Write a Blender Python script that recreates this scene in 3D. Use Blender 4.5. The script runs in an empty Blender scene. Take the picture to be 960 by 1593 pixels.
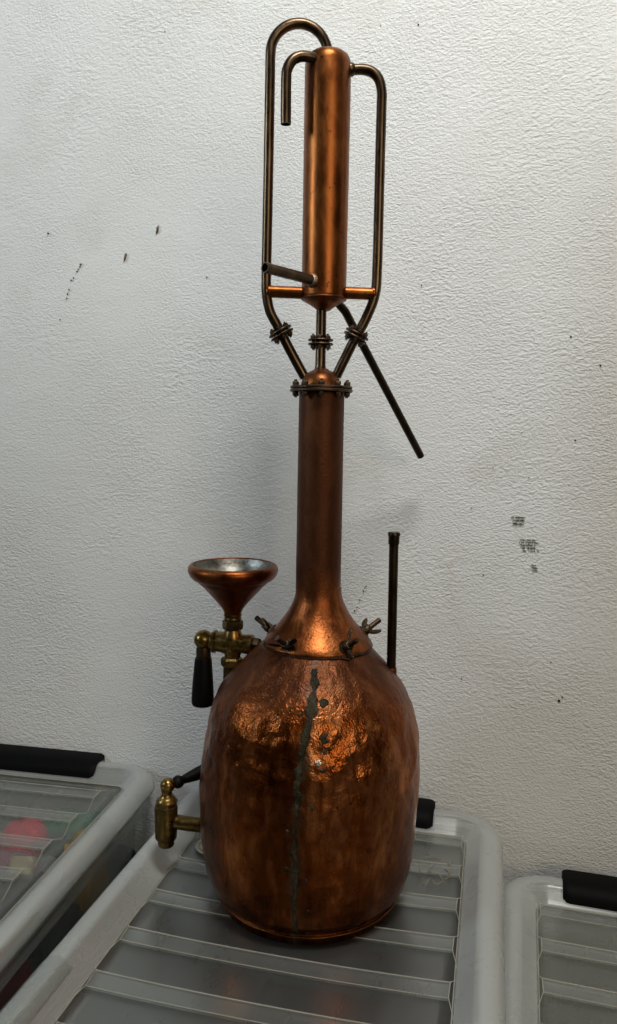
import bpy, math, random
from mathutils import Vector, Matrix, noise
S = bpy.context.scene
C = S.collection
R = math.radians
random.seed(7)

# ---------------------------------------------------------------- camera
cd = bpy.data.cameras.new('camera'); cam = bpy.data.objects.new('camera', cd); C.objects.link(cam)
_f = Vector((-.2289, .9680, -.1033)); _r = Vector((.9726, .2318, .0170)); _u = _r.cross(_f)
_f.normalize(); _r = (_r - _f * _r.dot(_f)).normalized(); _u = _r.cross(_f)
M = Matrix((_r, _u, -_f)).transposed().to_4x4(); M.translation = Vector((0, 0, .52)); cam.matrix_world = M
cd.sensor_fit = 'VERTICAL'; cd.sensor_height = 24; cd.lens = 24 * 1223.1 / 1593
cd.clip_start = .02; cd.clip_end = 50
S.camera = cam
# ---------------------------------------------------------------- light
W = bpy.data.worlds.new('World'); S.world = W; W.use_nodes = True
W.node_tree.nodes['Background'].inputs[0].default_value = (1, .86, .64, 1)
W.node_tree.nodes['Background'].inputs[1].default_value = .018


def area(name, loc, target, sx, sy, power, col):
    l = bpy.data.lights.new(name, 'AREA'); l.shape = 'RECTANGLE'; l.size = sx; l.size_y = sy
    l.energy = power; l.color = col
    o = bpy.data.objects.new(name, l); C.objects.link(o); o.location = loc
    d = Vector(target) - Vector(loc); o.rotation_euler = d.to_track_quat('-Z', 'Y').to_euler()
    return o


area('ceiling_light', (.10, .18, 2.00), (-.20, 1.0, .85), .40, .34, 20, (1, .985, .945))
area('window_light', (-2.75, -.75, 1.72), (-.36, 1.0, 1.12), .55, .95, 5.0, (.72, .87, 1)).data.spread = R(64)
area('warm_right_light', (1.75, -1.9, 1.40), (-.1, .9, .6), 1.35, 1.2, 23, (1, .84, .64))  # unseen broad warm light, added for the copper's orange glow and softer shadows
S.render.engine = 'CYCLES'
S.view_settings.view_transform = 'Standard'; S.view_settings.look = 'None'
S.view_settings.exposure = .05; S.view_settings.gamma = 1
S.cycles.max_bounces = 10; S.cycles.transparent_max_bounces = 32; S.cycles.transmission_bounces = 8


# ---------------------------------------------------------------- material helpers
def lin(h):
    h = h.lstrip('#'); v = [int(h[i:i + 2], 16) / 255 for i in (0, 2, 4)]
    return tuple(x / 12.92 if x <= .04045 else ((x + .055) / 1.055) ** 2.4 for x in v) + (1,)


class Mat:
    def __init__(s, name):
        s.m = bpy.data.materials.new(name); s.m.use_nodes = True; s.t = s.m.node_tree; s.N = s.t.nodes
        s.b = s.N['Principled BSDF']; s.out = s.N['Material Output']
        s.tc = s.N.new('ShaderNodeTexCoord')

    def n(s, typ, **k):
        x = s.N.new(typ)
        for a, v in k.items():
            if a.startswith('i_'):
                key = a[2:]; key = int(key) if key.isdigit() else key.replace('_', ' ')
                x.inputs[key].default_value = v
            else: setattr(x, a, v)
        return x

    def l(s, a, b): s.t.links.new(a, b)

    def mapping(s, scale=(1, 1, 1), rot=(0, 0, 0), src='Object'):
        m = s.n('ShaderNodeMapping'); m.inputs['Scale'].default_value = scale; m.inputs['Rotation'].default_value = rot
        s.l(s.tc.outputs[src], m.inputs['Vector']); return m.outputs[0]

    def noise(s, scale, detail=4, rough=.55, vec=None, dist=0):
        x = s.n('ShaderNodeTexNoise'); x.inputs['Scale'].default_value = scale; x.inputs['Detail'].default_value = detail
        x.inputs['Roughness'].default_value = rough; x.inputs['Distortion'].default_value = dist
        s.l(vec if vec else s.tc.outputs['Object'], x.inputs['Vector']); return x.outputs['Fac']

    def ramp(s, fac, stops):
        x = s.n('ShaderNodeValToRGB'); e = x.color_ramp.elements
        while len(e) < len(stops): e.new(.5)
        for i, (p, c) in enumerate(stops):
            e[i].position = p; e[i].color = c if len(c) == 4 else (*c, 1)
        s.l(fac, x.inputs[0]); return x.outputs[0]

    def g(s, fac, a, b, lo=0., hi=1.):   # float map range
        x = s.n('ShaderNodeMapRange'); s.l(fac, x.inputs[0])
        for i, v in enumerate((a, b, lo, hi)): x.inputs[i + 1].default_value = v
        return x.outputs[0]

    def mixc(s, fac, a, b, bt='MIX'):
        x = s.n('ShaderNodeMix', data_type='RGBA', blend_type=bt)
        if isinstance(fac, float): x.inputs[0].default_value = fac
        else: s.l(fac, x.inputs[0])
        for i, v in ((6, a), (7, b)):
            if isinstance(v, tuple): x.inputs[i].default_value = v
            else: s.l(v, x.inputs[i])
        return x.outputs[2]

    def math(s, op, a, b=0.):
        x = s.n('ShaderNodeMath', operation=op)
        for i, v in enumerate((a, b)):
            if isinstance(v, (int, float)): x.inputs[i].default_value = v
            else: s.l(v, x.inputs[i])
        return x.outputs[0]

    def set(s, **k):
        for a, v in k.items():
            i = s.b.inputs[a.replace('_', ' ')]
            if hasattr(v, 'is_output') or hasattr(v, 'links'): s.l(v, i)
            else: i.default_value = v
        return s

    def bump(s, h, strength, dist, nrm=None):
        x = s.n('ShaderNodeBump'); x.inputs['Strength'].default_value = strength; x.inputs['Distance'].default_value = dist
        s.l(h, x.inputs['Height'])
        if nrm: s.l(nrm, x.inputs['Normal'])
        s.l(x.outputs[0], s.b.inputs['Normal']); return x.outputs[0]


def metal(name, c_dark, c_mid, c_hi, rough=(.28, .5), scale=18, streak=(1, 1, .35), bumps=.25, bdist=.0006, metallic=1., patina=None, pscale=9):
    m = Mat(name); v = m.mapping(streak)
    n1 = m.noise(scale, 6, .62, v, .6); n2 = m.noise(scale * 6, 4, .6, v)
    mixn = m.math('ADD', m.math('MULTIPLY', n1, .72), m.math('MULTIPLY', n2, .28))
    col = m.ramp(mixn, [(.34, lin(c_dark)), (.52, lin(c_mid)), (.70, lin(c_hi))])
    ro = m.g(n2, .3, .7, *rough); me = metallic
    if patina:
        n3 = m.noise(pscale, 7, .66, m.mapping((1, 1, .55)), .5); f = m.g(n3, .50, .68)
        col = m.mixc(f, col, lin(patina)); me = m.g(n3, .50, .68, metallic, metallic * .55)
    m.set(Base_Color=col, Roughness=ro, Metallic=me)
    m.bump(m.noise(scale * 9, 4, .6), bumps, bdist)
    return m.m


def copper_material(name, dark, mid, hi, rough, hammered, pits, tarnish=None, seam=False):
    m = Mat(name)
    v = m.mapping((1, 1, .30)); n1 = m.noise(13, 7, .66, v, 1.1)
    n2 = m.noise(75, 5, .62, m.mapping((1, 1, .45)), .4); n5 = m.noise(5, 3, .5)
    mx = m.math('ADD', m.math('MULTIPLY', n1, .62), m.math('MULTIPLY', n2, .38))
    col = m.ramp(mx, [(.33, lin(dark)), (.50, lin(mid)), (.68, lin(hi))])
    # dull brown tarnish clouds and small dark freckles
    f = m.g(m.noise(16, 8, .7, m.mapping((1, 1, .6)), .8), .52, .70, 0., .8)
    if tarnish:
        sz = m.n('ShaderNodeSeparateXYZ'); m.l(m.tc.outputs['Object'], sz.inputs[0])
        if seam:
            fc = m.n('ShaderNodeFloatCurve'); cv = fc.mapping.curves[0]; fc.mapping.use_clip = False
            for i_, (a_, b_) in enumerate(((0., .38), (.18, .37), (.55, .38), (.70, .42), (.78, .46), (.88, .50), (.97, .53))):
                if i_ < 2: cv.points[i_].location = (a_, b_)
                else: cv.points.new(a_, b_)
            fc.mapping.update(); m.l(m.math('DIVIDE', sz.outputs[2], .28), fc.inputs['Value'])
            dx = m.math('ABSOLUTE', m.math('SUBTRACT', sz.outputs[0], m.math('MULTIPLY', m.math('SUBTRACT', fc.outputs[0], .5), .1)))
            wob = m.math('MULTIPLY', m.math('SUBTRACT', m.noise(38, 5, .65), .5), .030)
            seamf = m.math('MULTIPLY', m.g(m.math('ADD', dx, wob), .000, .0078, .70, 0.), m.g(sz.outputs[1], -.02, .0, 1., 0.))
            col = m.mixc(seamf, col, m.ramp(m.noise(90, 4, .6), [(.35, lin('#1f1b12')), (.5, lin('#45422f')), (.7, lin('#5f6152'))]))
        zz = m.math('ADD', sz.outputs[2], m.math('MULTIPLY', m.math('SUBTRACT', m.noise(22, 5, .6), .5), .05))
        f = m.math('MAXIMUM', f, m.g(zz, tarnish[0], tarnish[1], 0., tarnish[2]))
    col = m.mixc(f, col, lin('#402311'))
    fr = m.g(m.noise(190, 3, .6), .64, .72, 0., .75)
    col = m.mixc(fr, col, lin('#2a1a10'))
    rr = m.math('ADD', m.g(n2, .3, .7, rough[0], rough[1]), m.math('MULTIPLY', f, .18))
    m.set(Base_Color=col, Metallic=m.math('SUBTRACT', m.g(f, 0., .8, 1., .78), m.math('MULTIPLY', seamf, .35) if seam else 0.), Roughness=rr)
    h = m.math('ADD', m.math('MULTIPLY', m.noise(30, 3, .5, None, .8), hammered), m.math('MULTIPLY', m.noise(330, 4, .6), pits))
    if hammered > .5:
        vo = m.n('ShaderNodeTexVoronoi', feature='SMOOTH_F1'); vo.inputs['Scale'].default_value = 78; vo.inputs['Smoothness'].default_value = .4
        m.l(m.mixc(.06, m.tc.outputs['Object'], m.n('ShaderNodeTexNoise', i_Scale=40).outputs[1]), vo.inputs['Vector'])
        s2 = m.n('ShaderNodeSeparateXYZ'); m.l(m.tc.outputs['Object'], s2.inputs[0])
        h = m.math('ADD', h, m.math('MULTIPLY', m.math('MULTIPLY', vo.outputs['Distance'], m.g(s2.outputs[2], .10, .17, .10, 1.)), m.g(m.noise(14, 3, .5), .35, .65, .24, .46)))
    m.bump(h, .50, .0024 if hammered > .1 else .0018)
    return m.m


MT = {}
MT['copper'] = copper_material('aged_copper', '#4c2610', '#85451c', '#cc8450', (.24, .38), .62, .07, (.222, .262, .72), True)
MT['copper_neck'] = copper_material('tarnished_copper_neck', '#4a2a18', '#6d4024', '#8d5832', (.34, .5), .18, .16)
MT['copper_collar'] = copper_material('pitted_copper_collar', '#58301a', '#8c4e28', '#c47e48', (.30, .44), .30, .30, (.325, .375, .85))
MT['copper_bright'] = copper_material('smooth_copper', '#56311a', '#824a24', '#a56a38', (.30, .44), .05, .08)
MT['tube'] = metal('brown_bronze_tube', '#3a3026', '#554636', '#75604a', (.26, .38), 26, (1, 1, .3), .12, .0004)
MT['dark'] = metal('dark_oxidised_bronze', '#352a20', '#514234', '#6e5c48', (.34, .55), 60, (1, 1, 1), .4, .0008)
MT['pipe'] = metal('brown_pipe', '#2a241b', '#3f3527', '#544632', (.28, .45), 30, (1, 1, .25), .15, .0004)
MT['brass'] = metal('old_brass', '#5e4c28', '#8c7440', '#b39a5e', (.22, .38), 40, (1, 1, 1), .25, .0005, patina='#6a5428', pscale=30)
MT['brass_dark'] = metal('dull_brass', '#453821', '#68552f', '#88724a', (.26, .42), 40, (1, 1, 1), .25, .0005, patina='#4a3a1e', pscale=30)
MT['tin'] = metal('tinned_lining', '#55544e', '#7c7a73', '#a5a39b', (.3, .46), 60, (1, 1, 1), .35, .0010)
MT['solder'] = metal('grey_solder', '#241a10', '#3f3928', '#6b695e', (.42, .65), 75, (1, 1, .6), .8, .0016, .8)
MT['solder_glint'] = metal('bright_solder_glint', '#8a7c6a', '#b5a690', '#d9cdb8', (.25, .4), 90, (1, 1, 1), .8, .0012, 1.)  # solder at the inlet joint, and the painted glint on the shoulder


def plain(name, col, rough, noise_amt=.12, scale=60, bump=.15, bd=.0006, **k):
    m = Mat(name); c = lin(col); n = m.noise(scale, 5, .6)
    d = tuple(x * (1 - noise_amt * 2.2) for x in c[:3]) + (1,); b = tuple(min(1, x * (1 + noise_amt * 1.4)) for x in c[:3]) + (1,)
    m.set(Base_Color=m.ramp(n, [(.3, d), (.7, b)]), Roughness=rough, **k)
    m.bump(m.noise(scale * 4, 4, .6), bump, bd); return m.m


MT['wood'] = plain('black_handle_wood', '#060505', .5, .3, 80, Specular_IOR_Level=.15)
MT['black'] = plain('black_plastic', '#040405', .6, .1, 200, .1, .0003, Specular_IOR_Level=.10)
MT['hole'] = plain('hole_dark', '#0c0b0a', .9)
MT['scuff'] = plain('black_rubber_scuff', '#4f4c44', .8, .4, 300)
MT['scuff_light'] = plain('grey_pencil_scuff', '#8c897e', .8, .4, 300)
MT['nick'] = plain('brown_nick', '#6b6152', .8, .4, 300)


def plastic(name, tint, fac, graz, rough, scratch=.05, coat=.36):
    """milky translucent polypropylene: part of the light goes straight through, the rest scatters off the sheet"""
    m = Mat(name)
    n = m.noise(7, 5, .6, m.mapping((1, .35, 1)), .5)
    m.set(Base_Color=m.ramp(n, [(.3, tuple(x * .88 for x in lin(tint)[:3]) + (1,)), (.7, lin(tint))]),
          Roughness=m.g(m.noise(30, 5, .65), .3, .7, rough - .06, rough + .12), IOR=1.49)
    m.bump(m.noise(120, 5, .7, m.mapping((.12, 1, 1), (0, 0, .3))), scratch, .0003)
    tr = m.n('ShaderNodeBsdfTransparent'); tr.inputs[0].default_value = (.93, .94, .93, 1)
    lw = m.n('ShaderNodeLayerWeight'); lw.inputs[0].default_value = .35
    f = m.math('ADD', m.g(lw.outputs['Facing'], 0., 1., fac, graz), m.math('MULTIPLY', m.math('SUBTRACT', n, .5), fac * .8))
    mx = m.n('ShaderNodeMixShader'); m.l(f, mx.inputs[0]); m.l(tr.outputs[0], mx.inputs[1]); m.l(m.b.outputs[0], mx.inputs[2])
    fr = m.n('ShaderNodeFresnel'); fr.inputs[0].default_value = 1.46
    gl = m.n('ShaderNodeBsdfGlossy'); m.l(m.g(m.noise(24, 5, .6, m.mapping((1, .3, 1))), .3, .7, rough - .14, rough + .02), gl.inputs['Roughness']); gl.inputs[0].default_value = (1, 1, 1, 1)
    bn = m.n('ShaderNodeBump'); bn.inputs['Strength'].default_value = .10; bn.inputs['Distance'].default_value = .0008
    m.l(m.noise(9, 3, .5), bn.inputs['Height']); m.l(bn.outputs[0], gl.inputs['Normal']); m.l(bn.outputs[0], fr.inputs['Normal'])
    m2 = m.n('ShaderNodeMixShader'); m.l(m.math('MULTIPLY', fr.outputs[0], coat), m2.inputs[0]); m.l(mx.outputs[0], m2.inputs[1]); m.l(gl.outputs[0], m2.inputs[2])
    m.l(m2.outputs[0], m.out.inputs[0]); return m.m


MT['lid'] = plastic('milky_lid_plastic', '#9aa09e', .006, .15, .37, .05, .27)
MT['rim'] = plastic('milky_rim_plastic', '#cdd0cd', .22, .80, .28, .0, .55)
MT['rib'] = plastic('milky_rib_plastic', '#b4b8b6', .035, .26, .28, .05, .4)
MT['tub'] = plastic('clear_tub_plastic', '#b5b7b2', .03, .32, .22, .05, .3)
MT['lid_hazy'] = plastic('hazy_lid_plastic', '#a3a6a2', .008, .16, .33, .05, .22)
MT['bead'] = plastic('milky_edge_plastic', '#c4c0b0', .45, .9, .35, .1)


# ---------------------------------------------------------------- mesh helpers
class MB:
    def __init__(s): s.v = []; s.f = []; s.mi = []

    def add(s, v, f, mi=0):
        o = len(s.v); s.v += [tuple(x) for x in v]; s.f += [tuple(i + o for i in q) for q in f]; s.mi += [mi] * len(f); return s

    def box(s, c, d, rz=0., mi=0, taper=1.):
        cx, cy, cz = c; X, Y, Z = [q / 2 for q in d]; cs, sn = math.cos(rz), math.sin(rz); v = []
        for z, t in ((-Z, 1.), (Z, taper)):
            for x, y in ((-X, -Y), (X, -Y), (X, Y), (-X, Y)):
                x *= t; y *= t; v.append((cx + x * cs - y * sn, cy + x * sn + y * cs, cz + z))
        return s.add(v, [(3, 2, 1, 0), (4, 5, 6, 7), (0, 1, 5, 4), (1, 2, 6, 5), (2, 3, 7, 6), (3, 0, 4, 7)], mi)

    def rings(s, rings, cap0=True, cap1=True, mi=0):
        n = len(rings[0]); v = [p for r in rings for p in r]; f = []
        for i in range(len(rings) - 1):
            for j in range(n):
                k = (j + 1) % n; f.append((i * n + j, i * n + k, (i + 1) * n + k, (i + 1) * n + j))
        if cap0: f.append(tuple(reversed(range(n))))
        if cap1: f.append(tuple((len(rings) - 1) * n + j for j in range(n)))
        return s.add(v, f, mi)

    def lathe(s, prof, o=(0, 0, 0), axis=(0, 0, 1), n=40, mi=0, rfun=None, cap=True):
        ax = Vector(axis).normalized(); q = Vector((0, 0, 1)).rotation_difference(ax); o = Vector(o); rs = []
        for r, z in prof:
            ring = []
            for j in range(n):
                a = 2 * math.pi * j / n; rr = r * (rfun(a, z) if rfun else 1)
                ring.append(o + q @ Vector((rr * math.cos(a), rr * math.sin(a), z)))
            rs.append(ring)
        return s.rings(rs, cap, cap, mi)

    def tube(s, pts, r, n=18, hollow=0., sm=True, mi=0, wob=0.):
        P = [Vector(p) for p in pts]
        if sm: P = catmull(P, 7)
        T = []
        for i in range(len(P)): T.append((P[min(i + 1, len(P) - 1)] - P[max(i - 1, 0)]).normalized())
        a = Vector((0, 0, 1)) if abs(T[0].z) < .9 else Vector((1, 0, 0)); u = T[0].cross(a).normalized(); rs = []
        for i, p in enumerate(P):
            u = (u - T[i] * u.dot(T[i])).normalized(); w = T[i].cross(u)
            rr = (r[0] + (r[1] - r[0]) * i / (len(P) - 1)) if isinstance(r, tuple) else r
            if wob: rr *= 1 + wob * noise.noise(p * 60)
            rs.append([p + (u * math.cos(2 * math.pi * j / n) + w * math.sin(2 * math.pi * j / n)) * rr for j in range(n)])
        if hollow:
            c0 = [sum(r_, Vector()) / n for r_ in rs]
            e = rs[-1]; ce = c0[-1]; inner = [ce + (q - ce) * hollow for q in e]
            deep = [q - T[-1] * .03 for q in inner]; rs += [inner, deep]
        return s.rings(rs, True, True, mi)

    def sphere(s, c, r, n=24, m=14, mi=0, sc=(1, 1, 1)):
        rs = []; c = Vector(c)
        for i in range(1, m):
            t = math.pi * i / m
            rs.append([c + Vector((r * sc[0] * math.sin(t) * math.cos(2 * math.pi * j / n), r * sc[1] * math.sin(t) * math.sin(2 * math.pi * j / n), -r * sc[2] * math.cos(t))) for j in range(n)])
        return s.rings(rs, True, True, mi)

    def build(s, name, mat, parent=None, smooth=38., bevel=0., sol=0.):
        me = bpy.data.meshes.new(name); me.from_pydata(s.v, [], s.f)
        for x in (mat if isinstance(mat, (list, tuple)) else [mat]): me.materials.append(MT[x] if isinstance(x, str) else x)
        for p, i in zip(me.polygons, s.mi): p.material_index = i; p.use_smooth = smooth > 0
        me.update()
        if smooth > 0 and smooth < 180: me.set_sharp_from_angle(angle=R(smooth))
        o = bpy.data.objects.new(name, me); C.objects.link(o); o.parent = parent
        if bevel:
            b = o.modifiers.new('bevel', 'BEVEL'); b.width = bevel; b.segments = 2; b.limit_method = 'ANGLE'; b.angle_limit = R(35)
        if sol:
            b = o.modifiers.new('thick', 'SOLIDIFY'); b.thickness = sol; b.offset = 0
        return o


def catmull(P, k):
    out = []; Q = [P[0] * 2 - P[1]] + P + [P[-1] * 2 - P[-2]]
    for i in range(1, len(Q) - 2):
        a, b, c, d = Q[i - 1:i + 3]
        for j in range(k):
            t = j / k
            out.append(.5 * ((2 * b) + (c - a) * t + (2 * a - 5 * b + 4 * c - d) * t * t + (3 * b - a - 3 * c + d) * t ** 3))
    out.append(P[-1]); return out


def empty(name, loc, rz=0., label=None, cat=None, group=None):
    o = bpy.data.objects.new(name, None); C.objects.link(o); o.location = loc; o.rotation_euler = (0, 0, rz); o.empty_display_size = .05
    if label: tag(o, label, cat, group)
    return o


def tag(o, label, cat, group=None):
    o['label'] = label; o['category'] = cat
    if group: o['group'] = group
    return o


def interp(tab, z):
    for (z0, r0), (z1, r1) in zip(tab, tab[1:]):
        if z0 <= z <= z1: return r0 + (r1 - r0) * (z - z0) / (z1 - z0)
    return tab[0][1] if z < tab[0][0] else tab[-1][1]


# ---------------------------------------------------------------- wall and floor
WY = 1.058


def wall_material():
    m = Mat('rough_white_plaster')
    v = m.mapping((1, 1, 1.5), (0, R(40), 0)); v2 = m.mapping((1, 1, 1.7), (0, R(22), 0))
    n1 = m.noise(270, 2.5, .55, v, .3); n2 = m.noise(165, 3, .5, v2, .4); n3 = m.noise(4.2, 4, .55); n5 = m.noise(9, 4, .6, None, .6)
    n4 = m.noise(14, 3, .5, v)
    k = m.g(n5, .38, .62)                                  # where the roller left coarse and where fine stipple
    a = m.math('MULTIPLY', m.math('MULTIPLY', m.g(n1, .28, .74), .62), m.math('SUBTRACT', 1.35, m.math('MULTIPLY', k, .6)))
    b = m.math('MULTIPLY', m.math('MULTIPLY', m.g(n2, .30, .74), .80), k)
    amp = m.g(n3, .35, .65, .45, 1.25)
    h = m.math('ADD', m.math('MULTIPLY', m.math('ADD', a, b), amp), m.math('MULTIPLY', n4, .8))
    vo = m.n('ShaderNodeTexVoronoi', feature='F1'); vo.inputs['Scale'].default_value = 21; m.l(m.tc.outputs['Object'], vo.inputs['Vector'])
    spot = m.g(vo.outputs['Distance'], .0, .055, 1., 0.)   # odd little bubble holes in the render
    h = m.math('SUBTRACT', h, m.math('MULTIPLY', m.math('MULTIPLY', spot, m.g(n5, .50, .56)), .7))
    c = m.ramp(m.noise(3, 5, .55), [(.3, (.70, .705, .68, 1)), (.7, (.76, .765, .75, 1))])
    c = m.mixc(m.g(m.noise(7, 6, .6, None, .5), .58, .78, 0., .22), c, lin('#b3a791'))
    m.set(Base_Color=c, Roughness=.60)
    m.bump(h, .66, .0020); return m.m


MT['wall'] = wall_material()
w = MB()
nx, nz = 120, 100; x0, x1, z0, z1 = -3.2, 3.0, -.36, 2.4; v = []
for k in range(nz + 1):
    for i in range(nx + 1):
        x = x0 + (x1 - x0) * i / nx; z = z0 + (z1 - z0) * k / nz
        v.append((x, WY + .0022 * noise.noise(Vector((x * 3.2, 0, z * 3.2))) + .0008 * noise.noise(Vector((x * 11, 4, z * 9))), z))
f = [(k * (nx + 1) + i, k * (nx + 1) + i + 1, (k + 1) * (nx + 1) + i + 1, (k + 1) * (nx + 1) + i) for k in range(nz) for i in range(nx)]
w.add(v, f)
b0 = len(w.v)
w.add([(x0, WY + .12, z0), (x1, WY + .12, z0), (x1, WY + .12, z1), (x0, WY + .12, z1)], [(3, 2, 1, 0)])
wall = w.build('wall', 'wall', smooth=180); wall['kind'] = 'structure'
MT['floor'] = plain('dark_floor', '#4a453e', .6, .15, 12)
fl = MB().box((0, -.8, -.385), (6.2, 3.85, .05)).build('floor', 'floor', smooth=0); fl['kind'] = 'structure'


def wallpt(x, z, d=.0014): return (x, WY - d, z)


def blob(mb, x, z, rx, rz, ang=0., n=9, seed=0, th=.0003, jag=.3):
    rnd = random.Random(seed); ca, sa = math.cos(ang), math.sin(ang); ring = []
    for j in range(n):
        a = -2 * math.pi * j / n; k = 1 + rnd.uniform(-jag, jag); p, q = rx * math.cos(a) * k, rz * math.sin(a) * k
        ring.append((x + p * ca - q * sa, z + p * sa + q * ca))
    mb.rings([[(p, WY + .003, q) for p, q in ring], [(p, WY - .0012 - th, q) for p, q in ring]])


for i, (x, z, r) in enumerate([(.0858, .6429, .0016), (.123, .6068, .0016), (.0977, .5131, .0014), (.0316, .5217, .0009), (-.003, .4751, .0010), (.0429, .4639, .0009),
                               (-.0291, .4216, .0009), (-.0098, .333, .0013), (-.0331, .1885, .0011), (.0815, .2216, .0012), (.0944, .1705, .0022), (-.1177, 1.0339, .0014),
                               (-.463, 1.0579, .0011), (-.4012, .7297, .0011), (-.1034, .711, .001), (-.1662, 1.0378, .0007), (-.6462, .7984, .0013), (.098, .176, .0013)]):
    mb = MB(); blob(mb, x, z, r * .72, r * .8, 0, 8, i); mb.build('pinhole', 'hole', wall, 0)
for i, (x, z, rx, rz, a) in enumerate([(-.4751, .7969, .0018, .0062, -.2), (-.5245, .7608, .0016, .0062, -.25)]):
    mb = MB(); blob(mb, x, z, rx * .75, rz * .72, a, 14, 40 + i, .0004, .45); mb.build('nick', 'nick', wall, 0)
for i, (x, z, wd, rows, ds) in enumerate([(.0309, .4054, .015, 3, .0045), (.0445, .3738, .0215, 5, .0036), (.0539, .3445, .009, 3, .0033)]):
    mb = MB(); rnd = random.Random(i)
    for k in range(rows):
        zz = z + (rows / 2 - k) * ds; xx = x + k * .0012; s_ = wd * rnd.uniform(.75, 1.05) * (.6 if i == 2 else 1)
        for q in range(9):
            px = xx - s_ / 2 + s_ * q / 8 + rnd.uniform(-.0006, .0006)
            if rnd.random() < (.12 if i == 1 else .3): continue
            blob(mb, px, zz + rnd.uniform(-.0005, .0005), rnd.uniform(.0004, .0016), rnd.uniform(.0002, .0007) * (1.1 if i == 1 else .8), .1, 7, i * 99 + k * 9 + q, .0008, .4)
    mb.build('scuff_mark', 'scuff' if i < 2 else 'scuff_light', wall, 0)
for pts, dn, mt in (([(-.5953, .7523), (-.604, .738), (-.6111, .7273), (-.620, .70), (-.6276, .6753)], 16, 'nick'), ([(-.1598, .3277), (-.166, .311), (-.172, .297), (-.1809, .2722)], 15, 'nick')):
    mb = MB(); rnd = random.Random(len(pts)); P = catmull([Vector((a, 0, b)) for a, b in pts], dn // 3)
    for q in P:
        if rnd.random() < .45: continue
        blob(mb, q.x + rnd.uniform(-.001, .001), q.z, rnd.uniform(.0004, .0009), rnd.uniform(.0005, .0016), -.3, 7, int(q.z * 9999), .0005, .4)
    mb.build('hairline_crack', mt, wall, 0)

# ---------------------------------------------------------------- storage boxes
HW, HD, RC = .2036, .2755, .048      # half width / half depth of the rim ridge and its corner radius


def rrect(hx, hy, rc, seg=8):
    out = []
    for cx, cy, a0 in ((hx - rc, hy - rc, 0), (-hx + rc, hy - rc, 90), (-hx + rc, -hy + rc, 180), (hx - rc, -hy + rc, 270)):
        for k in range(seg + 1):
            a = R(a0 + 90 * k / seg); out.append((cx + rc * math.cos(a), cy + rc * math.sin(a)))
    return out


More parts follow.
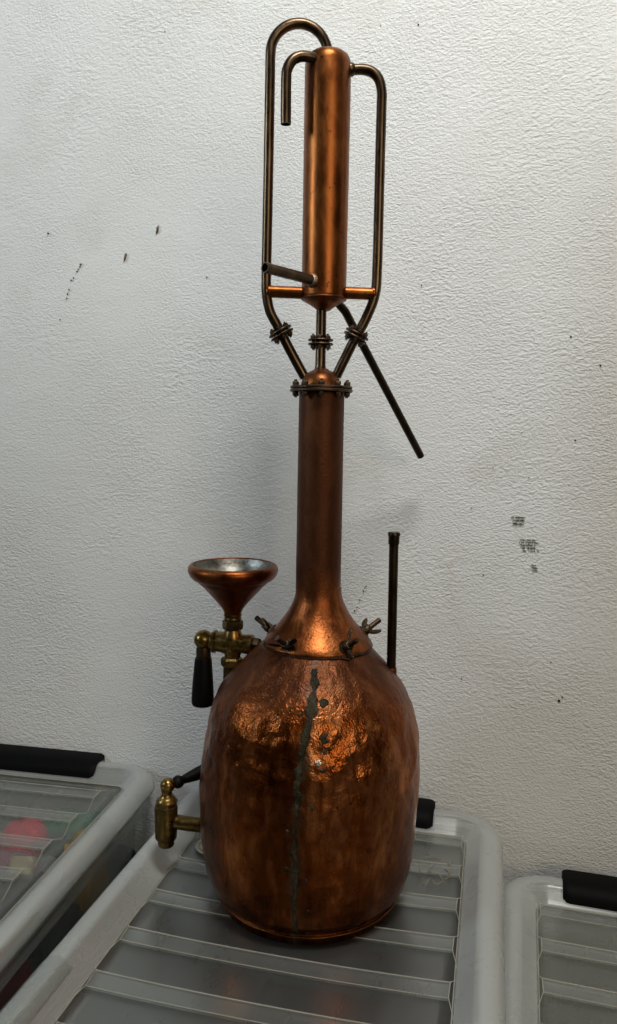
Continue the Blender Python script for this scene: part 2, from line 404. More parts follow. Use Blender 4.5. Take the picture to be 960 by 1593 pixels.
def storage_box(x, y, rz, z, label, group, rw, sag, first, nr, handles, lm='lid'):
    t = empty('storage_box', (x, y, z), R(rz), label, 'storage box', group)

    def sg(px, py):
        u, v_ = px / .17, py / .25
        return -sag * max(0, 1 - u * u) * max(0, 1 - v_ * v_)
    prof = [(.0124, -.001), (.0120, .004), (.0075, .0118), (.0035, .0150), (-.001, .0166), (-.0070, .0172), (-.0128, .0162), (-.0165, .0125), (-.0200, .0085), (-.0255, .0040), (-.0300, -.0010), (-.0335, -.0035)]
    mb = MB(); rs = []
    for off, zz in prof:
        rs.append([(a, b, zz) for a, b in rrect(HW + off, HD + off, max(.012, RC + off))])
    mb.rings(rs, False, False)
    mb.build('rim', 'rim', t, 50, sol=.0016)
    # sunk floor of the lid, one sheet with its sag
    mb = MB(); nx, ny = 24, 40; hx, hy = HW - .0338, HD - .0338; v = []
    for k in range(ny + 1):
        for i in range(nx + 1):
            px = -hx + 2 * hx * i / nx; py = -hy + 2 * hy * k / ny
            # keep inside the rounded corners
            rc = .014; dx, dy = abs(px) - (hx - rc), abs(py) - (hy - rc)
            if dx > 0 and dy > 0:
                l_ = math.hypot(dx, dy)
                if l_ > rc: px = math.copysign(hx - rc + dx * rc / l_, px); py = math.copysign(hy - rc + dy * rc / l_, py)
            v.append((px, py, -.0036 + sg(px, py)))
    mb.add(v, [(k * (nx + 1) + i, k * (nx + 1) + i + 1, (k + 1) * (nx + 1) + i + 1, (k + 1) * (nx + 1) + i) for k in range(ny) for i in range(nx)])
    lid = mb.build('lid', lm, t, 180, sol=.0014)
    # raised ribs
    for q in range(nr):
        ya = first - q * .0695; yb = ya - .0215; mb = MB(); rnd = random.Random(q)
        n = 16
        sec = [(0, -.003), (0, -.0002), (-.0010, .0002), (-.0205, .0002), (-.0215, -.0002), (-.0215, -.003)]
        rings_ = []
        for i in range(n + 1):
            px = -rw + 2 * rw * i / n
            rings_.append([(px, ya + dy, dz + sg(px, ya)) for dy, dz in sec])
        mb.rings(rings_, True, True, 0)
        for yy, br in ((ya, .00060), (yb, .00040)):
            mb.tube([(-rw + 2 * rw * i / n, yy, .0002 + sg(-rw + 2 * rw * i / n, yy)) for i in range(n + 1)], br, 6, sm=False, mi=1)
        fl_ = .0075
        for s_ in (-1, 1):
            mb.tube([(s_ * rw, ya, .0002), (s_ * (rw - .0005), yb, .0002), (s_ * (rw + fl_ * .6), yb - .020, -.0015), (s_ * (rw + fl_), yb - .036, -.0033)], (.00055, .0003), 6, sm=False, mi=1)
            mb.tube([(s_ * rw, ya, .0002), (s_ * (rw + fl_), ya + .010, -.0033)], (.00045, .0003), 6, sm=False, mi=1)
        mb.build('rib', ['rib', 'bead'], lid, 30)
    # thin bright moulding line at the foot and the crest of the rim
    mb = MB()
    for off, zz, rr in ((-.0340, -.0022, .0006), (.0124, -.0008, .0007), (-.0138, .0158, .00035), (-.0262, .0036, .0003), (.0038, .0150, .0003)):
        L = rrect(HW + off, HD + off, max(.012, RC + off)); mb.tube([(a, b, zz) for a, b in L] + [(*L[0], zz)], rr, 6, sm=False)
    mb.build('rim_edge', 'bead', t, 60)
    # tub
    mb = MB(); rs = []
    for off, zz in ((.003, -.004), (.0065, -.0075), (.0065, -.030), (-.004, -.034), (-.010, -.06), (-.020, -.26), (-.028, -.272), (-.04, -.275)):
        rs.append([(a, b, zz) for a, b in rrect(HW + off - .004, HD + off - .004, .042)])
    mb.rings(rs, False, True); mb.build('tub', 'tub', t, 50, sol=.0018)
    # black clip handle over the rim at the wall end
    for sgn in handles[:1]:
        hl = handles[1]; sec = [(.0155, -.022), (.0185, -.020), (.0190, .012), (.0175, .0215), (.0135, .0238), (-.004, .0218), (-.012, .0208), (-.0215, .0170), (-.0270, .0090), (-.0285, .0010), (-.0262, -.0012), (-.022, .0035), (-.0145, .0145), (-.006, .0180), (.010, .0185), (.0145, .014), (.0150, -.018)]
        mb = MB(); rs = []
        for xx, sq in ((-hl, .90), (-hl + .004, .98), (-hl + .008, 1.), (hl - .008, 1.), (hl - .004, .98), (hl, .90)):
            rs.append([(xx * sgn, sgn * (HD + a * sq), b * sq if b > 0 else b) for a, b in sec])
        mb.rings(rs); h = mb.build('clip_handle', 'black', t, 40)
        mb = MB(); mb.tube([(-hl + .012, sgn * (HD - .0125), .0196), (hl - .012, sgn * (HD - .0125), .0196)], .0011, 6, sm=False)
        mb.tube([(hl - .012, sgn * (HD - .0125), .0196), (hl - .020, sgn * (HD - .020), .0145)], .0011, 6, sm=False)
        mb.build('grip_ridge', 'black', h, 50)
    return t, lid


GB = 'translucent storage boxes with black clip handles'
bm, lid_m = storage_box(-.188, .7475, 0, 0, 'milky translucent storage box the copper still stands on, slate grey inside', GB, .166, .0042, .2425, 7, (1, .127))
bl, lid_l = storage_box(-.6655, .7640, 3.0, -.002, 'translucent storage box left of the still, red ball and yellow cloth showing inside', GB, .1425, .001, .2180, 7, (1, .116), 'lid_hazy')
br, lid_r = storage_box(.2335, .7190, -2.0, -.060, 'lower translucent storage box at the right, dim brown contents', GB, .166, .001, .2400, 7, (1, .139), 'lid_hazy')

# side grip steps moulded on the long rims
for box, sx in ((bm, -1), (bl, 1)):
    mb = MB(); ys = [(-.2, 1), (.115, 1)] if box is bl else [(-.26, 1), (-.118, 1)]
    sec = [(.0132, -.0015), (.0128, .0045), (.0085, .0128), (.0040, .0163), (-.001, .0181), (-.0072, .0188), (-.0132, .0176), (-.0172, .0138), (-.0215, .0095)]
    rs = []
    for (yy, k), e in ((ys[0], .96), ((ys[0][0] + .006, 1), 1.), ((ys[1][0] - .006, 1), 1.), (ys[1], .96)):
        rs.append([(sx * (HW + a * e + .0002), yy, b * e) for a, b in sec] + [(sx * (HW + a * e), yy, b * e - .0013) for a, b in reversed(sec)])
    mb.rings(rs); mb.build('side_grip', 'lid', box, 50)

# round sticker and marker scrawls on the middle lid
MT['sticker'] = plain('cream_paper', '#a59f8c', .7, .1, 90)
MT['ink'] = plain('dark_ink', '#3a3833', .7)
MT['marker'] = plain('faded_pink_marker', '#8a7d6c', .8, .3, 200)
st = MB().lathe([(.0225, 0), (.0225, .0004)], (-.1370, .1390, .0), n=40).build('round_sticker', 'sticker', lid_m)
mb = MB()
for k in range(26):
    a = R(360 * k / 26)
    if k % 6 == 0: continue
    mb.box((-.1370 + .0180 * math.cos(a), .1390 + .0180 * math.sin(a), .00065), (.0008, .0030 if k % 2 else .0022, .0003), a + R(90))
    if k % 3: mb.box((-.1370 + .0180 * math.cos(a) + .0009, .1390 + .0180 * math.sin(a), .00065), (.0022, .0007, .0003), a + R(90))
mb.build('printed_ring', 'ink', st, 0)


def scrawl(name, parent, strokes, r=.0009, mat='marker'):
    mb = MB()
    for s_ in strokes: mb.tube([(a, b, c) for a, b, c in s_], r, 5)
    return mb.build(name, mat, parent, 60)


zt = .0006
scrawl('marker_scrawl', lid_m, [[(.1230, .178, zt), (.1300, .182, zt), (.1420, .180, zt)], [(.1340, .168, zt), (.1300, .150, zt), (.1420, .146, zt), (.1480, .134, zt), (.1400, .126, zt), (.1330, .136, zt), (.1290, .122, zt), (.1220, .118, zt)],
                                  [(.1480, .160, zt), (.1560, .148, zt), (.1500, .138, zt)], [(.1190, .163, zt), (.1200, .140, zt)], [(.1500, .176, zt), (.1540, .170, zt), (.1570, .178, zt)]], .0007)
scrawl('embossed_mark', lid_l, [[(.0280, .1400, -.0022), (.0290, .1490, -.0022)], [(.0330, .1405, -.0022), (.0340, .1495, -.0022)], [(.0230, .1400, -.0022), (.0210, .1440, -.0022), (.0250, .1450, -.0022), (.0240, .1400, -.0022)]], .0005, 'ink')


# ---------------------------------------------------------------- what is inside the boxes
def lump(name, c, d, mat, label, cat, seed=0, rz=0., rough_=.10, group=None, sq=.35):
    """soft crumpled thing resting in a box"""
    n, m_ = 40, 24; v = []; mb = MB(); cs, sn = math.cos(rz), math.sin(rz)
    rs = []
    for i in range(1, m_):
        t_ = math.pi * i / m_; ring = []
        for j in range(n):
            a = 2 * math.pi * j / n
            e = lambda q: math.copysign(abs(q) ** sq, q)
            p = Vector((e(math.sin(t_)) * e(math.cos(a)), e(math.sin(t_)) * e(math.sin(a)), -e(math.cos(t_))))
            k = 1 + rough_ * noise.noise(p * 2.3 + Vector((seed, 0, 0))) + rough_ * .5 * noise.noise(p * 6 + Vector((0, seed, 0)))
            x_, y_, z_ = p.x * d[0] / 2 * k, p.y * d[1] / 2 * k, p.z * d[2] / 2 * k
            ring.append((x_ * cs - y_ * sn, x_ * sn + y_ * cs, z_))
        rs.append(ring)
    mb.rings(rs); o = mb.build(name, mat, None, 180); o.location = c
    return tag(o, label, cat, group)


def cloth(name, col, sc=40, b=.5): MT[name] = plain(name, col, .85, .16, sc, b, .002)


cloth('slate_cloth', '#161c1e', 40, .15); cloth('pink_plush', '#d02843'); cloth('green_cloth', '#2c6044'); cloth('yellow_cloth', '#b98a20')
cloth('cream_card', '#a89a78'); cloth('black_cloth', '#15171a'); cloth('blue_grey', '#46525c'); cloth('maroon', '#6e1216'); cloth('dark_green', '#16221a')
cloth('brown_cloth', '#4a3a33'); cloth('mauve', '#7c3a52'); cloth('grey_brown', '#3b3833'); cloth('dark_slate', '#22282c')
lump('folded_cloth', (-.182, .722, -.098), (.352, .520, .150), 'slate_cloth', 'slate grey folded cloth filling the box under the still', 'cloth', 3, 0, .03, sq=.22)
lump('plush_ball', (-.618, .925, -.055), (.064, .064, .058), 'pink_plush', 'crimson plush ball with dark spots inside the left box', 'toy', 5, 0, .05, sq=.95)
ball = bpy.data.objects['plush_ball']
for i, (dx, dy, dz) in enumerate([(-.006, .004, .0335), (.030, -.014, .004), (-.028, -.022, .006)]):
    q = MB().sphere((dx, dy, dz), .0058, 14, 8, sc=(1, 1, .7)).build('spot', 'black_cloth', ball, 180)
lump('green_cloth', (-.560, .972, -.062), (.095, .060, .050), 'green_cloth', 'dark green cloth behind the yellow cloth in the left box', 'cloth', 8, .1, .12)
lump('yellow_cloth', (-.522, .915, -.090), (.050, .085, .105), 'yellow_cloth', 'crumpled yellow cloth against the side of the left box', 'cloth', 11, .2, .22, sq=.6)
lump('mauve_cloth', (-.628, .880, -.078), (.110, .050, .050), 'mauve', 'mauve cloth in front of the crimson ball in the left box', 'cloth', 17, 0, .15, sq=.6)
o = MB().box((0, 0, 0), (.032, .030, .008), .3, 0, .8).build('cream_card', 'cream_card', None, 30, .001); o.location = (-.578, .858, -.050); o.rotation_euler = (.5, .3, .2)
tag(o, 'small cream card lying on dark cloth in the left box', 'card')
lump('black_cloth', (-.588, .842, -.105), (.130, .105, .075), 'black_cloth', 'black cloth below the cream card in the left box', 'cloth', 21, 0, .12)
lump('blue_grey_tin', (-.630, .755, -.060), (.150, .085, .055), 'blue_grey', 'blue grey tin at the lower left edge of the picture', 'tin', 23, .05, .03, sq=.3)
lump('dark_green_cloth', (-.525, .815, -.150), (.070, .120, .120), 'dark_green', 'very dark green cloth against the near side of the left box', 'cloth', 27, .1, .14)
lump('dark_case', (-.530, .990, -.150), (.085, .045, .120), 'dark_slate', 'dark slate case in the back corner of the left box', 'case', 29, .05, .05, sq=.25)
lump('maroon_bag', (-.535, .660, -.165), (.100, .210, .150), 'maroon', 'dark maroon bag at the bottom of the left box', 'bag', 31, .1, .10)
lump('brown_blanket', (.250, .700, -.225), (.300, .330, .160), 'brown_cloth', 'dim brown blanket in the right box', 'blanket', 37, 0, .08, sq=.3)
lump('grey_brown_cloth', (.245, .905, -.270), (.300, .110, .080), 'grey_brown', 'flat grey brown cloth behind the brown blanket in the right box', 'cloth', 41, 0, .08, sq=.3)

# ---------------------------------------------------------------- the copper still
ST = empty('copper_still', (-.1904, .8337, 0), R(12.87), 'old hammered copper still with long neck, funnel and brass taps on the middle box', 'copper still')
BODY = [(-.004, .1005), (.004, .1010), (.0065, .1040), (.009, .1030), (.02, .1118), (.035, .1165), (.05, .1190), (.07, .1212), (.09, .1218), (.12, .1230), (.15, .1218), (.165, .1202), (.18, .1195), (.195, .1170), (.21, .1135), (.222, .1096),
        (.232, .1048), (.242, .0982), (.252, .0898), (.262, .0805), (.272, .0715), (.284, .0595), (.2875, .050)]


DENTS = [(.047, .190, .0125, .0013), (.026, .178, .009, .0007), (.010, .202, .010, .0008), (-.040, .222, .014, .0009), (-.052, .196, .012, .0010), (-.033, .188, .010, .0008), (-.060, .172, .014, .0008), (.066, .205, .013, .0008), (.030, .214, .011, .0007), (-.070, .150, .016, .0007), (.075, .160, .016, .0008), (-.028, .207, .008, .0006)]


def body_r(a, z):
    r = interp(BODY, z)
    if z < .0075: return r
    d = Vector((math.cos(a) * .12, math.sin(a) * .12, z))
    k = min(1, max(0, (z - .008) / .02)) * min(1, max(0, (.286 - z) / .02))
    up = min(1, max(0, (z - .10) / .06))
    r += k * (.0018 * noise.noise(d * 9) + (.0006 + .0010 * up) * noise.noise(d * 34 + Vector((3, 1, 7))) + (.00025 + .0007 * up) * noise.noise(d * 78) + .0003 * up * noise.noise(d * 140))
    px, py = math.cos(a) * r, math.sin(a) * r
    if py < 0:
        for dx, dz, dr, dd in DENTS:
            q = math.hypot((px - dx), (z - dz) * 1.1) / dr
            if q < 1.6: r += dd * (-(1 - q * q) if q < 1 else .35 * math.sin((q - 1) / .6 * math.pi))
    return r


def cx(z): return .004 * max(0, (z - .12) / .17) - .0005     # the shoulder leans slightly to one side


mb = MB(); rs = []; n = 300; zs = [-.004, .003, .0055, .0068, .0082]; zz = .010
while zz < .2875: zs.append(zz); zz += .0013
zs.append(.2875)
for z in zs:
    rs.append([(cx(z) + body_r(2 * math.pi * j / n, z) * math.cos(2 * math.pi * j / n), body_r(2 * math.pi * j / n, z) * math.sin(2 * math.pi * j / n), z) for j in range(n)])
mb.rings(rs); body = mb.build('boiler', 'copper', ST, 180)
mb = MB(); n = 120; pts = [(.1040 * math.cos(2 * math.pi * j / n), .1040 * math.sin(2 * math.pi * j / n), .0062 + .0008 * noise.noise(Vector((j * .2, 0, 0)))) for j in range(n)]; pts.append(pts[0])
mb.tube(pts, .0008, 8, sm=False); MT['crimp'] = metal('worn_copper_edge', '#4a2c16', '#7a4e28', '#a87a48', (.35, .5), 60)
mb.build('base_crimp', 'crimp', body, 180)


def on_body(x, z, lift=0.):
    a = -math.pi / 2
    for _ in range(8):
        r = body_r(a, z) + lift; s_ = max(-.99, min(.99, (x - cx(z)) / r)); a = -math.acos(s_)
    return Vector((cx(z) + r * math.cos(a), r * math.sin(a), z))


# grey solder seam running down the front, uneven in width
SEAM = [(.010, -.0120, .0030), (.03, -.0125, .0040), (.05, -.0135, .0030), (.075, -.0125, .0048), (.10, -.0130, .0042), (.115, -.0130, .0034), (.13, -.0128, .0030), (.15, -.0120, .0040), (.165, -.0122, .0050), (.18, -.0125, .0056), (.19, -.0115, .0048),
        (.200, -.0085, .0014), (.206, -.0075, .0052), (.214, -.0060, .0072), (.221, -.0050, .0064), (.228, -.0030, .0040), (.234, -.0010, .0060), (.241, .0005, .0075), (.248, .0015, .0078), (.256, .0020, .0050), (.264, .0030, .0045), (.272, .0030, .0040), (.278, .0030, .0030)]
mb = MB(); rs = []; z = .010; rnd = random.Random(3)
while z < .277:
    xc = interp([(a, b) for a, b, c in SEAM], z); hw = interp([(a, c) for a, b, c in SEAM], z) * (.50 + 1.6 * max(0, z - .13)) * max(.12, 1 + .9 * noise.noise(Vector((z * 130, 0, 0))) + .5 * noise.noise(Vector((z * 420, 5, 0)))); xc += .0022 * noise.noise(Vector((z * 90, 9, 0)))
    # the camera looks down on the shoulder, so follow the surface
    ring = []
    for q, lf in ((-1, -.0006), (-.8, .0003), (-.3, .0008), (.3, .0008), (.8, .0003), (1, -.0006)):
        ring.append(on_body(xc + hw * q, z, lf + .0003 * noise.noise(Vector((z * 300, q * 3, 0)))))
    rs.append(ring); z += .0012
v = [p for r_ in rs for p in r_]; f = []
for i in range(len(rs) - 1):
    for j in range(5): f.append((i * 6 + j, i * 6 + j + 1, (i + 1) * 6 + j + 1, (i + 1) * 6 + j))
mb.add(v, f); mb.build('solder_seam', 'solder', body, 180, sol=.0008)


def patch(x, z, r, mat, name='solder_glint_patch', seed=0, asp=1.2, lift=.0007):
    mb = MB(); rs = []; n = 14; rnd = random.Random(seed); k = [1 + rnd.uniform(-.3, .3) for _ in range(n)]
    for sc_, lf in ((1, -.0004), (.85, lift * .6), (.5, lift), (.05, lift * 1.1)):
        rs.append([on_body(x + r * sc_ * k[j] * math.cos(2 * math.pi * j / n), z + r * asp * sc_ * k[j] * math.sin(2 * math.pi * j / n), lf) for j in range(n)])
    mb.rings(rs, False, True); return mb.build(name, mat, body, 180)


for i, (x, z, r, a) in enumerate([(.0125, .2490, .0050, .8), (.0125, .2190, .0042, 1.3), (.0165, .2165, .0024, .9), (.0140, .2065, .0026, 1.), (.0125, .1900, .0030, .8), (-.0215, .0880, .0030, 1.), (-.0210, .1285, .0020, 1.4), (-.0020, .0770, .0016, 2.4),
                                  (.0030, .1540, .0016, 2.6), (.0010, .0420, .0018, 2.), (.0000, .0120, .0030, .8), (-.0140, .0140, .0036, .9), (-.0110, .2390, .0026, .8)]):
    patch(x, z, r, 'solder', seed=i, asp=a)
patch(.0080, .1965, .0044, 'solder_glint', seed=77, asp=.8, lift=.0012)  # bright glint on the shoulder, put in as a pale metal patch

# collar and neck
CX = .0060


def colr(a, z):
    d = Vector((math.cos(a), math.sin(a), z * 20)); return 1 + .012 * noise.noise(d * 1.3) + .010 * noise.noise(d * 4.5) + .004 * noise.noise(d * 11)


PC = [(.0595, .2845), (.0602, .2862), (.0594, .2885), (.0560, .2930), (.0500, .2995), (.0440, .3065), (.0390, .3130), (.0345, .3195), (.0308, .3260), (.0280, .3320), (.0262, .3375), (.0253, .3430), (.0250, .3480)]
mb = MB(); mb.lathe(PC, (CX, 0, 0), n=96, rfun=colr); collar = mb.build('neck_collar', 'copper_collar', ST, 50)
mb = MB(); mb.lathe([(.0592, .2832), (.0610, .2838), (.0610, .2850), (.0590, .2856)], (CX, 0, 0), n=96, rfun=colr); mb.build('collar_seam', 'dark', collar, 50)
mb = MB(); prof = [(.0250, .3475)] + [(.0249 - .0005 * k / 20, .3485 + .2145 * k / 20) for k in range(21)]
mb.lathe(prof, (CX - .0005, 0, 0), n=72, rfun=lambda a, z: 1 + .006 * noise.noise(Vector((math.cos(a), math.sin(a), z * 12)) * 1.7))
neck = mb.build('neck', 'copper_collar', ST, 50)
FX = .0050
mb = MB(); mb.lathe([(.0332, .5612), (.0338, .5618), (.0338, .5636), (.0332, .5642)], (FX, 0, 0), n=56)
mb.lathe([(.0325, .5647), (.0334, .5652), (.0334, .5668), (.0328, .5674)], (FX, 0, 0), n=56)
flange = mb.build('neck_flange', 'dark', ST, 40)


def nutmesh(mb, c, ax, r, h, hexa=True):
    mb.lathe([(r * .94, -h / 2), (r, -h / 2 + h * .12), (r, h / 2 - h * .12), (r * .9, h / 2)], c, ax, n=6 if hexa else 12)


for k in range(10):
    a = R(18 + 36 * k); c = Vector((FX + .0290 * math.cos(a), .0290 * math.sin(a), 0)); mb = MB()
    nutmesh(mb, c + Vector((0, 0, .5696)), (0, 0, 1), .0033, .0042); nutmesh(mb, c + Vector((0, 0, .5590)), (0, 0, 1), .0032, .0040)
    mb.lathe([(.0016, .5555), (.0016, .5738)], c, n=8); mb.build('bolt', 'dark', flange, 30)
mb = MB(); mb.lathe([(.0215, .5670), (.0213, .5700), (.0200, .5745), (.0172, .5790), (.0130, .5825), (.0085, .5845), (.0072, .5860)], (FX - .0006, 0, 0), n=48)
mb.build('neck_dome', 'copper_neck', ST, 60)


def joint(c, ax, rt, parent=ST):
    c = Vector(c); ax = Vector(ax).normalized(); mb = MB()
    for s_ in (-1, 1): mb.lathe([(rt, s_ * .0021 - .0011), (.0132, s_ * .0021 - .0009), (.0136, s_ * .0021), (.0132, s_ * .0021 + .0009), (rt, s_ * .0021 + .0011)], c, ax, n=36)
    j = mb.build('tube_flange', 'dark', parent, 30); q = Vector((0, 0, 1)).rotation_difference(ax)
    for k in range(6):
        a = R(60 * k + 25); o = c + q @ Vector((.0090 * math.cos(a), .0090 * math.sin(a), 0)); mb = MB()
        nutmesh(mb, o + ax * .0048, ax, .0027, .0034); nutmesh(mb, o - ax * .0048, ax, .0027, .0034)
        mb.lathe([(.0012, -.0082), (.0012, .0082)], o, ax, n=8); mb.build('bolt', 'dark', j, 30)
    return j


# centre tube
mb = MB(); mb.lathe([(.0082, .5825), (.0062, .5855), (.0056, .5900), (.0054, .6500), (.0056, .6540)], (.0035, 0, 0), n=24); mb.build('centre_tube', 'tube', ST, 50)
joint((.0033, 0, .6140), (0, 0, 1), .005)
# long looped tube, left
HC = (-.0241, .9070)
lp = [(.0062, .006, .8960), (.0057, .006, .9085)] + [(HC[0] + .0296 * math.cos(R(a)), .006 - .006 * a / 180, HC[1] + .0300 * math.sin(R(a))) for a in range(20, 181, 20)] + \
     [(-.0540, 0, .880), (-.0545, 0, .800), (-.0553, 0, .715), (-.0556, 0, .680), (-.0553, 0, .667), (-.0540, 0, .656), (-.0507, 0, .644), (-.0440, 0, .6320), (-.0390, 0, .6230), (-.0265, 0, .6000), (-.0130, 0, .5765)]
mb = MB(); mb.tube(lp, .0053, 20, wob=.02); mb.build('looped_tube', 'tube', ST, 60)
joint((-.0390, 0, .6228), (.50, 0, -.86), .005)
rp = [(.0270, 0, .8910), (.0420, 0, .8915), (.0515, 0, .8890), (.0585, 0, .8820), (.0618, 0, .8700), (.0620, 0, .8550), (.0619, 0, .800), (.0619, 0, .715), (.0617, 0, .690), (.0612, 0, .672), (.0590, 0, .6600), (.0560, 0, .6510), (.0483, 0, .6335), (.0414, 0, .6215), (.0310, 0, .6000), (.0206, 0, .5780)]
mb = MB(); mb.tube(rp, .0053, 20, wob=.02); mb.build('side_tube', 'tube', ST, 60)
joint((.0412, 0, .6212), (-.46, 0, -.89), .005)
for x0_, x1_ in ((-.0525, -.016), (.026, .0585)):
    mb = MB(); mb.tube([(x0_, 0, .6660), (x1_, 0, .6652)], .0064, 20, sm=False); mb.sphere((x0_ if x0_ < 0 else x1_, 0, .6656), .0072, 18, 12, sc=(.7, .9, 1)); mb.build('cross_tube', 'copper_bright', ST, 60)
# condenser
KX = .0058
mb = MB(); mb.lathe([(.0070, .6470), (.0090, .6490), (.0150, .6530), (.0222, .6570), (.0236, .6590), (.0237, .6625), (.0237, .700), (.0239, .780), (.0240, .860), (.0239, .894), (.0234, .8985), (.0214, .9028), (.0180, .9055), (.0120, .9075), (.0060, .9085)], (KX, 0, 0), n=72,
                     rfun=lambda a, z: 1 + .004 * noise.noise(Vector((math.cos(a), math.sin(a), z * 14))))
cond = mb.build('condenser', 'copper_bright', ST, 46)
mb = MB(); mb.lathe([(.0230, .6572), (.0243, .6582), (.0243, .6598), (.0236, .6606)], (KX, 0, 0), n=56); mb.build('condenser_seam', 'copper_neck', cond, 60)
mb = MB(); mb.tube([(.000, -.0120, .8935), (-.0100, -.0170, .8945), (-.0210, -.0205, .8945), (-.0300, -.0232, .8895), (-.0352, -.0248, .8800), (-.0362, -.0252, .8690), (-.0360, -.0252, .8270)], .0053, 20, hollow=.82); mb.build('overflow_spout', 'tube', ST, 50)
mb = MB(); mb.tube([(.000, -.014, .6745), (-.0525, -.0720, .6765)], .0052, 24, hollow=.80, sm=False); mb.build('water_inlet', 'tube', ST, 50)
for c in ((-.0070, -.0200, .6745), (.0010, -.0160, .8932), (.0058, .004, .9070), (.0285, 0, .8912)):
    mb = MB(); mb.sphere(c, .0074, 20, 12, sc=(1, 1, .95)); mb.build('solder_joint', 'solder_glint' if c[2] < .7 else 'tube', cond, 180)
# discharge rod, slanting back to the wall
mb = MB(); mb.tube([(.012, .018, .668), (.030, .038, .6525), (.135, .156, .4895)], .0047, 20, hollow=.8, sm=False); mb.build('discharge_pipe', 'pipe', ST, 60)

# swing bolts with wing nuts round the collar
for k, az in enumerate((-124, -58, 20, 160)):
    a = R(az); rad = Vector((math.cos(a), math.sin(a), 0)); base = Vector((CX, 0, .2925)) + rad * .0540
    ax = (rad * .80 + Vector((0, 0, .52))).normalized(); tg = Vector((-math.sin(a), math.cos(a), 0)); up_ = ax.cross(tg)
    mb = MB(); mb.lathe([(.0030, -.004), (.0030, .0250), (.0026, .0258)], base, ax, n=14); rod = mb.build('clamp_bolt', 'dark', ST, 40)
    mb = MB(); mb.lathe([(.0078, -.0015), (.0082, 0), (.0078, .0012)], base + ax * .0015, ax, n=24)
    # forked lug under the nut
    mb.rings([[base + tg * (s_ * .0085) + rad * e - Vector((0, 0, d)) for s_, e, d in ((-1, .001, .001), (1, .001, .001), (.85, .007, .0085), (0, .0085, .0105), (-.85, .007, .0085))],
              [base + tg * (s_ * .0085) + rad * (e - .0022) - Vector((0, 0, d)) for s_, e, d in ((-1, .001, .001), (1, .001, .001), (.85, .007, .0085), (0, .0085, .0105), (-.85, .007, .0085))]])
    mb.build('clamp_lug', 'dark', rod, 30)
    mb = MB(); tw = R((20, 75, 15, 40)[k]); w1 = tg * math.cos(tw) + up_ * math.sin(tw); w2 = ax.cross(w1); o = base + ax * .0062
    mb.lathe([(.0052, -.003), (.0056, 0), (.0048, .0045), (.004, .005)], o, ax, n=18)
    for s_ in (-1, 1):
        rs = []
        for t_, hgt, th, fw_ in ((.003, .0030, .0018, .0), (.007, .0034, .0015, .0015), (.0115, .0046, .0012, .0045), (.0148, .0042, .0011, .0070), (.0165, .0020, .0009, .0082)):
            c = o + w1 * (s_ * t_) + ax * fw_; rs.append([c + ax * (hgt * math.cos(q)) + w2 * (th * math.sin(q)) for q in [2 * math.pi * i / 10 for i in range(10)]])
        mb.rings(rs)
    mb.build('wing_nut', 'dark', rod, 50)

# capped filler pipe, right
mb = MB(); mb.tube([(.0895, .006, .225), (.0890, .006, .300), (.0882, .006, .405)], .0052, 20, sm=True); fp = mb.build('filler_pipe', 'pipe', ST, 60)
mb = MB(); mb.lathe([(.0059, .3965), (.0062, .3975), (.0062, .4055), (.0069, .4062), (.0069, .4088), (.0061, .4100), (.003, .4104)], (.0882, .006, 0), n=28); mb.build('cap', 'pipe', fp, 40)
mb = MB(); mb.lathe([(.0066, .226), (.0062, .2555), (.0056, .2570)], (.0893, .006, 0), n=24); mb.build('ferrule', 'copper_neck', fp, 40)

# funnel, stop cock and its pipe, left
FY = .025; FXc = -.0912
fu = MB(); fu.lathe([(.0085, .3135), (.0098, .3185), (.0125, .3240), (.0180, .3310), (.0260, .3400), (.0345, .3495), (.0402, .3545), (.0405, .3552), (.0450, .3575), (.0490, .3615), (.0512, .3665), (.0510, .3705), (.0488, .3738), (.0462, .3746), (.0450, .3735)], (FXc, FY, 0), n=64, cap=False,
                    rfun=lambda a, z: 1 + .012 * noise.noise(Vector((math.cos(a), math.sin(a), z * 30))))
MT['copper_funnel'] = copper_material('dark_copper_funnel', '#4a2814', '#743c1c', '#a0602e', (.30, .42), .25, .15)
funnel = fu.build('funnel', 'copper_funnel', ST, 40)
fu = MB(); fu.lathe([(.0464, .3745), (.0450, .3725), (.0440, .3690), (.0415, .3640), (.0370, .3585), (.0300, .3520), (.0200, .3420), (.0110, .3290), (.0060, .3200)], (FXc, FY, 0), n=64, cap=False,
                    rfun=lambda a, z: 1 + .012 * noise.noise(Vector((math.cos(a), math.sin(a), z * 30))))
fu.build('tin_lining', 'tin', funnel, 180)
vb = MB(); ax = Vector((1, -.20, -.015)).normalized(); vc = Vector((-.0926, FY, .2830))
vb.lathe([(.0104, -.0240), (.0108, -.0215), (.0130, -.0212), (.0130, -.0186), (.0112, -.0180), (.0118, -.0120), (.0130, -.004), (.0126, .004), (.0106, .012), (.0112, .0205), (.0112, .0255), (.0100, .0262)], vc, ax, n=40)
vb.lathe([(.0095, -.0210), (.0090, -.0180), (.0092, -.0140), (.0120, -.0060), (.0124, .0060), (.0100, .0130), (.0088, .0165), (.0100, .0180)], vc + Vector((.0015, 0, 0)), (0, 0, 1), n=36)
valve = vb.build('stop_cock', 'brass', ST, 50)
vb = MB(); vb.lathe([(.0108, .3000), (.0114, .3008), (.0120, .3030), (.0120, .3090), (.0112, .3108)], (FXc, FY, -.0010), n=6); vb.build('hex_nut', 'brass_dark', valve, 25)
vb = MB(); vb.lathe([(.0092, .3088), (.0100, .3098), (.0102, .3130), (.0096, .3140), (.0096, .3155), (.0104, .3165), (.0102, .3185)], (FXc, FY, -.0010), n=32); vb.build('spout_ring', 'brass_dark', valve, 40)
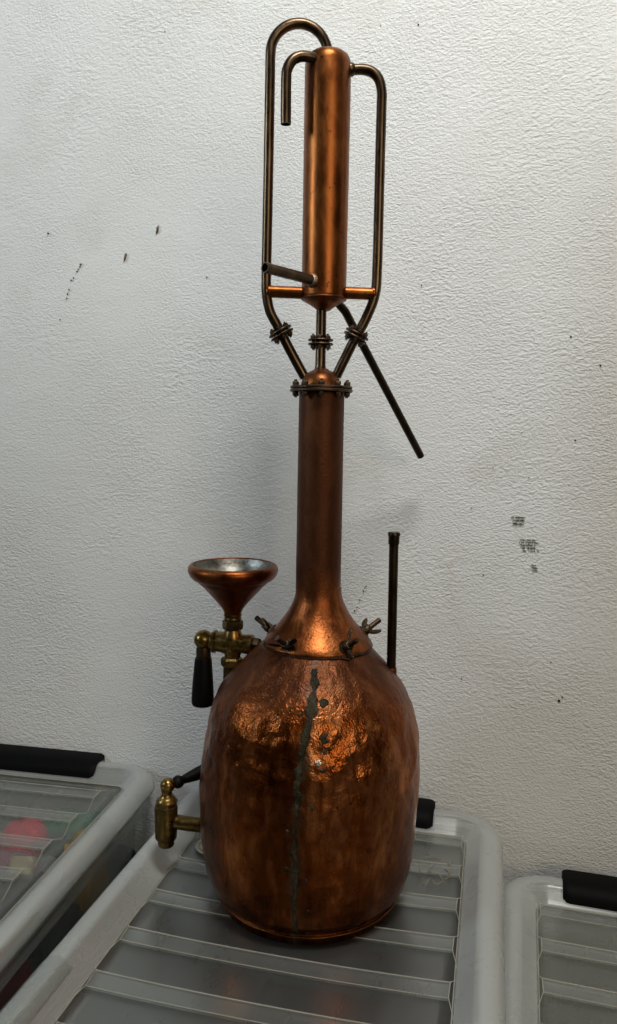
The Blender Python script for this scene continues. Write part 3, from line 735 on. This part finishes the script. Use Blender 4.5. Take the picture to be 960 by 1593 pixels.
vb = MB(); vb.lathe([(.0112, .2555), (.0126, .2568), (.0130, .2600), (.0126, .2645), (.0108, .2665)], (-.0918, FY, 0), n=6); vb.build('hex_nut', 'brass', valve, 25)
vb = MB(); nutmesh(vb, vc + ax * .0300, ax, .0090, .0075); vb.lathe([(.0055, 0), (.0055, .008), (.004, .0088)], vc + ax * .034, ax, n=16); vb.build('end_nut', 'dark', valve, 25)
bc = vc - ax * .0335 + Vector((0, 0, .0010))
vb = MB(); vb.sphere(bc, .0112, 32, 20); vb.lathe([(.0060, -.0290), (.0062, -.0262), (.0080, -.0256), (.0080, -.0243), (.0070, -.0238)], vc, ax, n=28); vb.build('ball_knob', 'brass', valve, 50)
vb = MB(); vb.lathe([(.0115, -.0775), (.0126, -.0755), (.0130, -.0700), (.0126, -.0600), (.0114, -.0430), (.0100, -.0250), (.0094, -.0215), (.0082, -.0205)], bc, (.012, 0, 1), n=32, cap=True); vb.build('lever_handle', 'wood', valve, 40)
vb = MB(); vb.lathe([(.0086, -.0215), (.0086, -.0120), (.0080, -.0085)], bc, (0, 0, 1), n=28); vb.build('ferrule', 'dark', valve, 40)
vb = MB(); vb.tube([(-.0925, FY, .262), (-.0930, FY, .205)], .0092, 24, sm=False); vb.build('funnel_pipe', 'brass_dark', ST, 50)

for o in (funnel, valve, bpy.data.objects['funnel_pipe']): o.location.z -= .0068

# brass tap low on the left
TX, TY = -.1655, .012
tb = MB(); tb.lathe([(.0088, .0400), (.0094, .0408), (.0094, .0465), (.0112, .0480), (.0124, .0500), (.0130, .0600), (.0134, .0860), (.0128, .0885), (.0118, .0890), (.0116, .0925)], (TX, TY, 0), n=36)
tb.tube([(TX + .008, TY, .0690), (-.1380, .008, .0688), (-.1100, .004, .0680)], .0082, 24, sm=False)
tap = tb.build('tap', 'brass_dark', ST, 40); tap.location.z = -.002
tb = MB(); tb.lathe([(.0119, .0925), (.0124, .0935), (.0122, .0950), (.0090, .0985), (.0064, .1010), (.0060, .1040), (.0070, .1070)], (TX + .001, TY, 0), n=32); tb.sphere((TX + .0020, TY, .1125), .0086, 28, 18); tb.build('tap_key', 'brass', tap, 40)
hv = Vector((.080, .075, .0080)); hd = hv.normalized(); hs = Vector((TX + .008, TY + .004, .1125))
tb = MB(); tb.lathe([(.0045, 0), (.0068, .003), (.0074, .006), (.0066, .0095), (.0048, .012), (.0052, .0160), (.0072, .030), (.0090, .052), (.0096, .072), (.0084, .084), (.004, .087)], hs, hd, n=28); tb.build('lever_handle', 'wood', tap, 50)
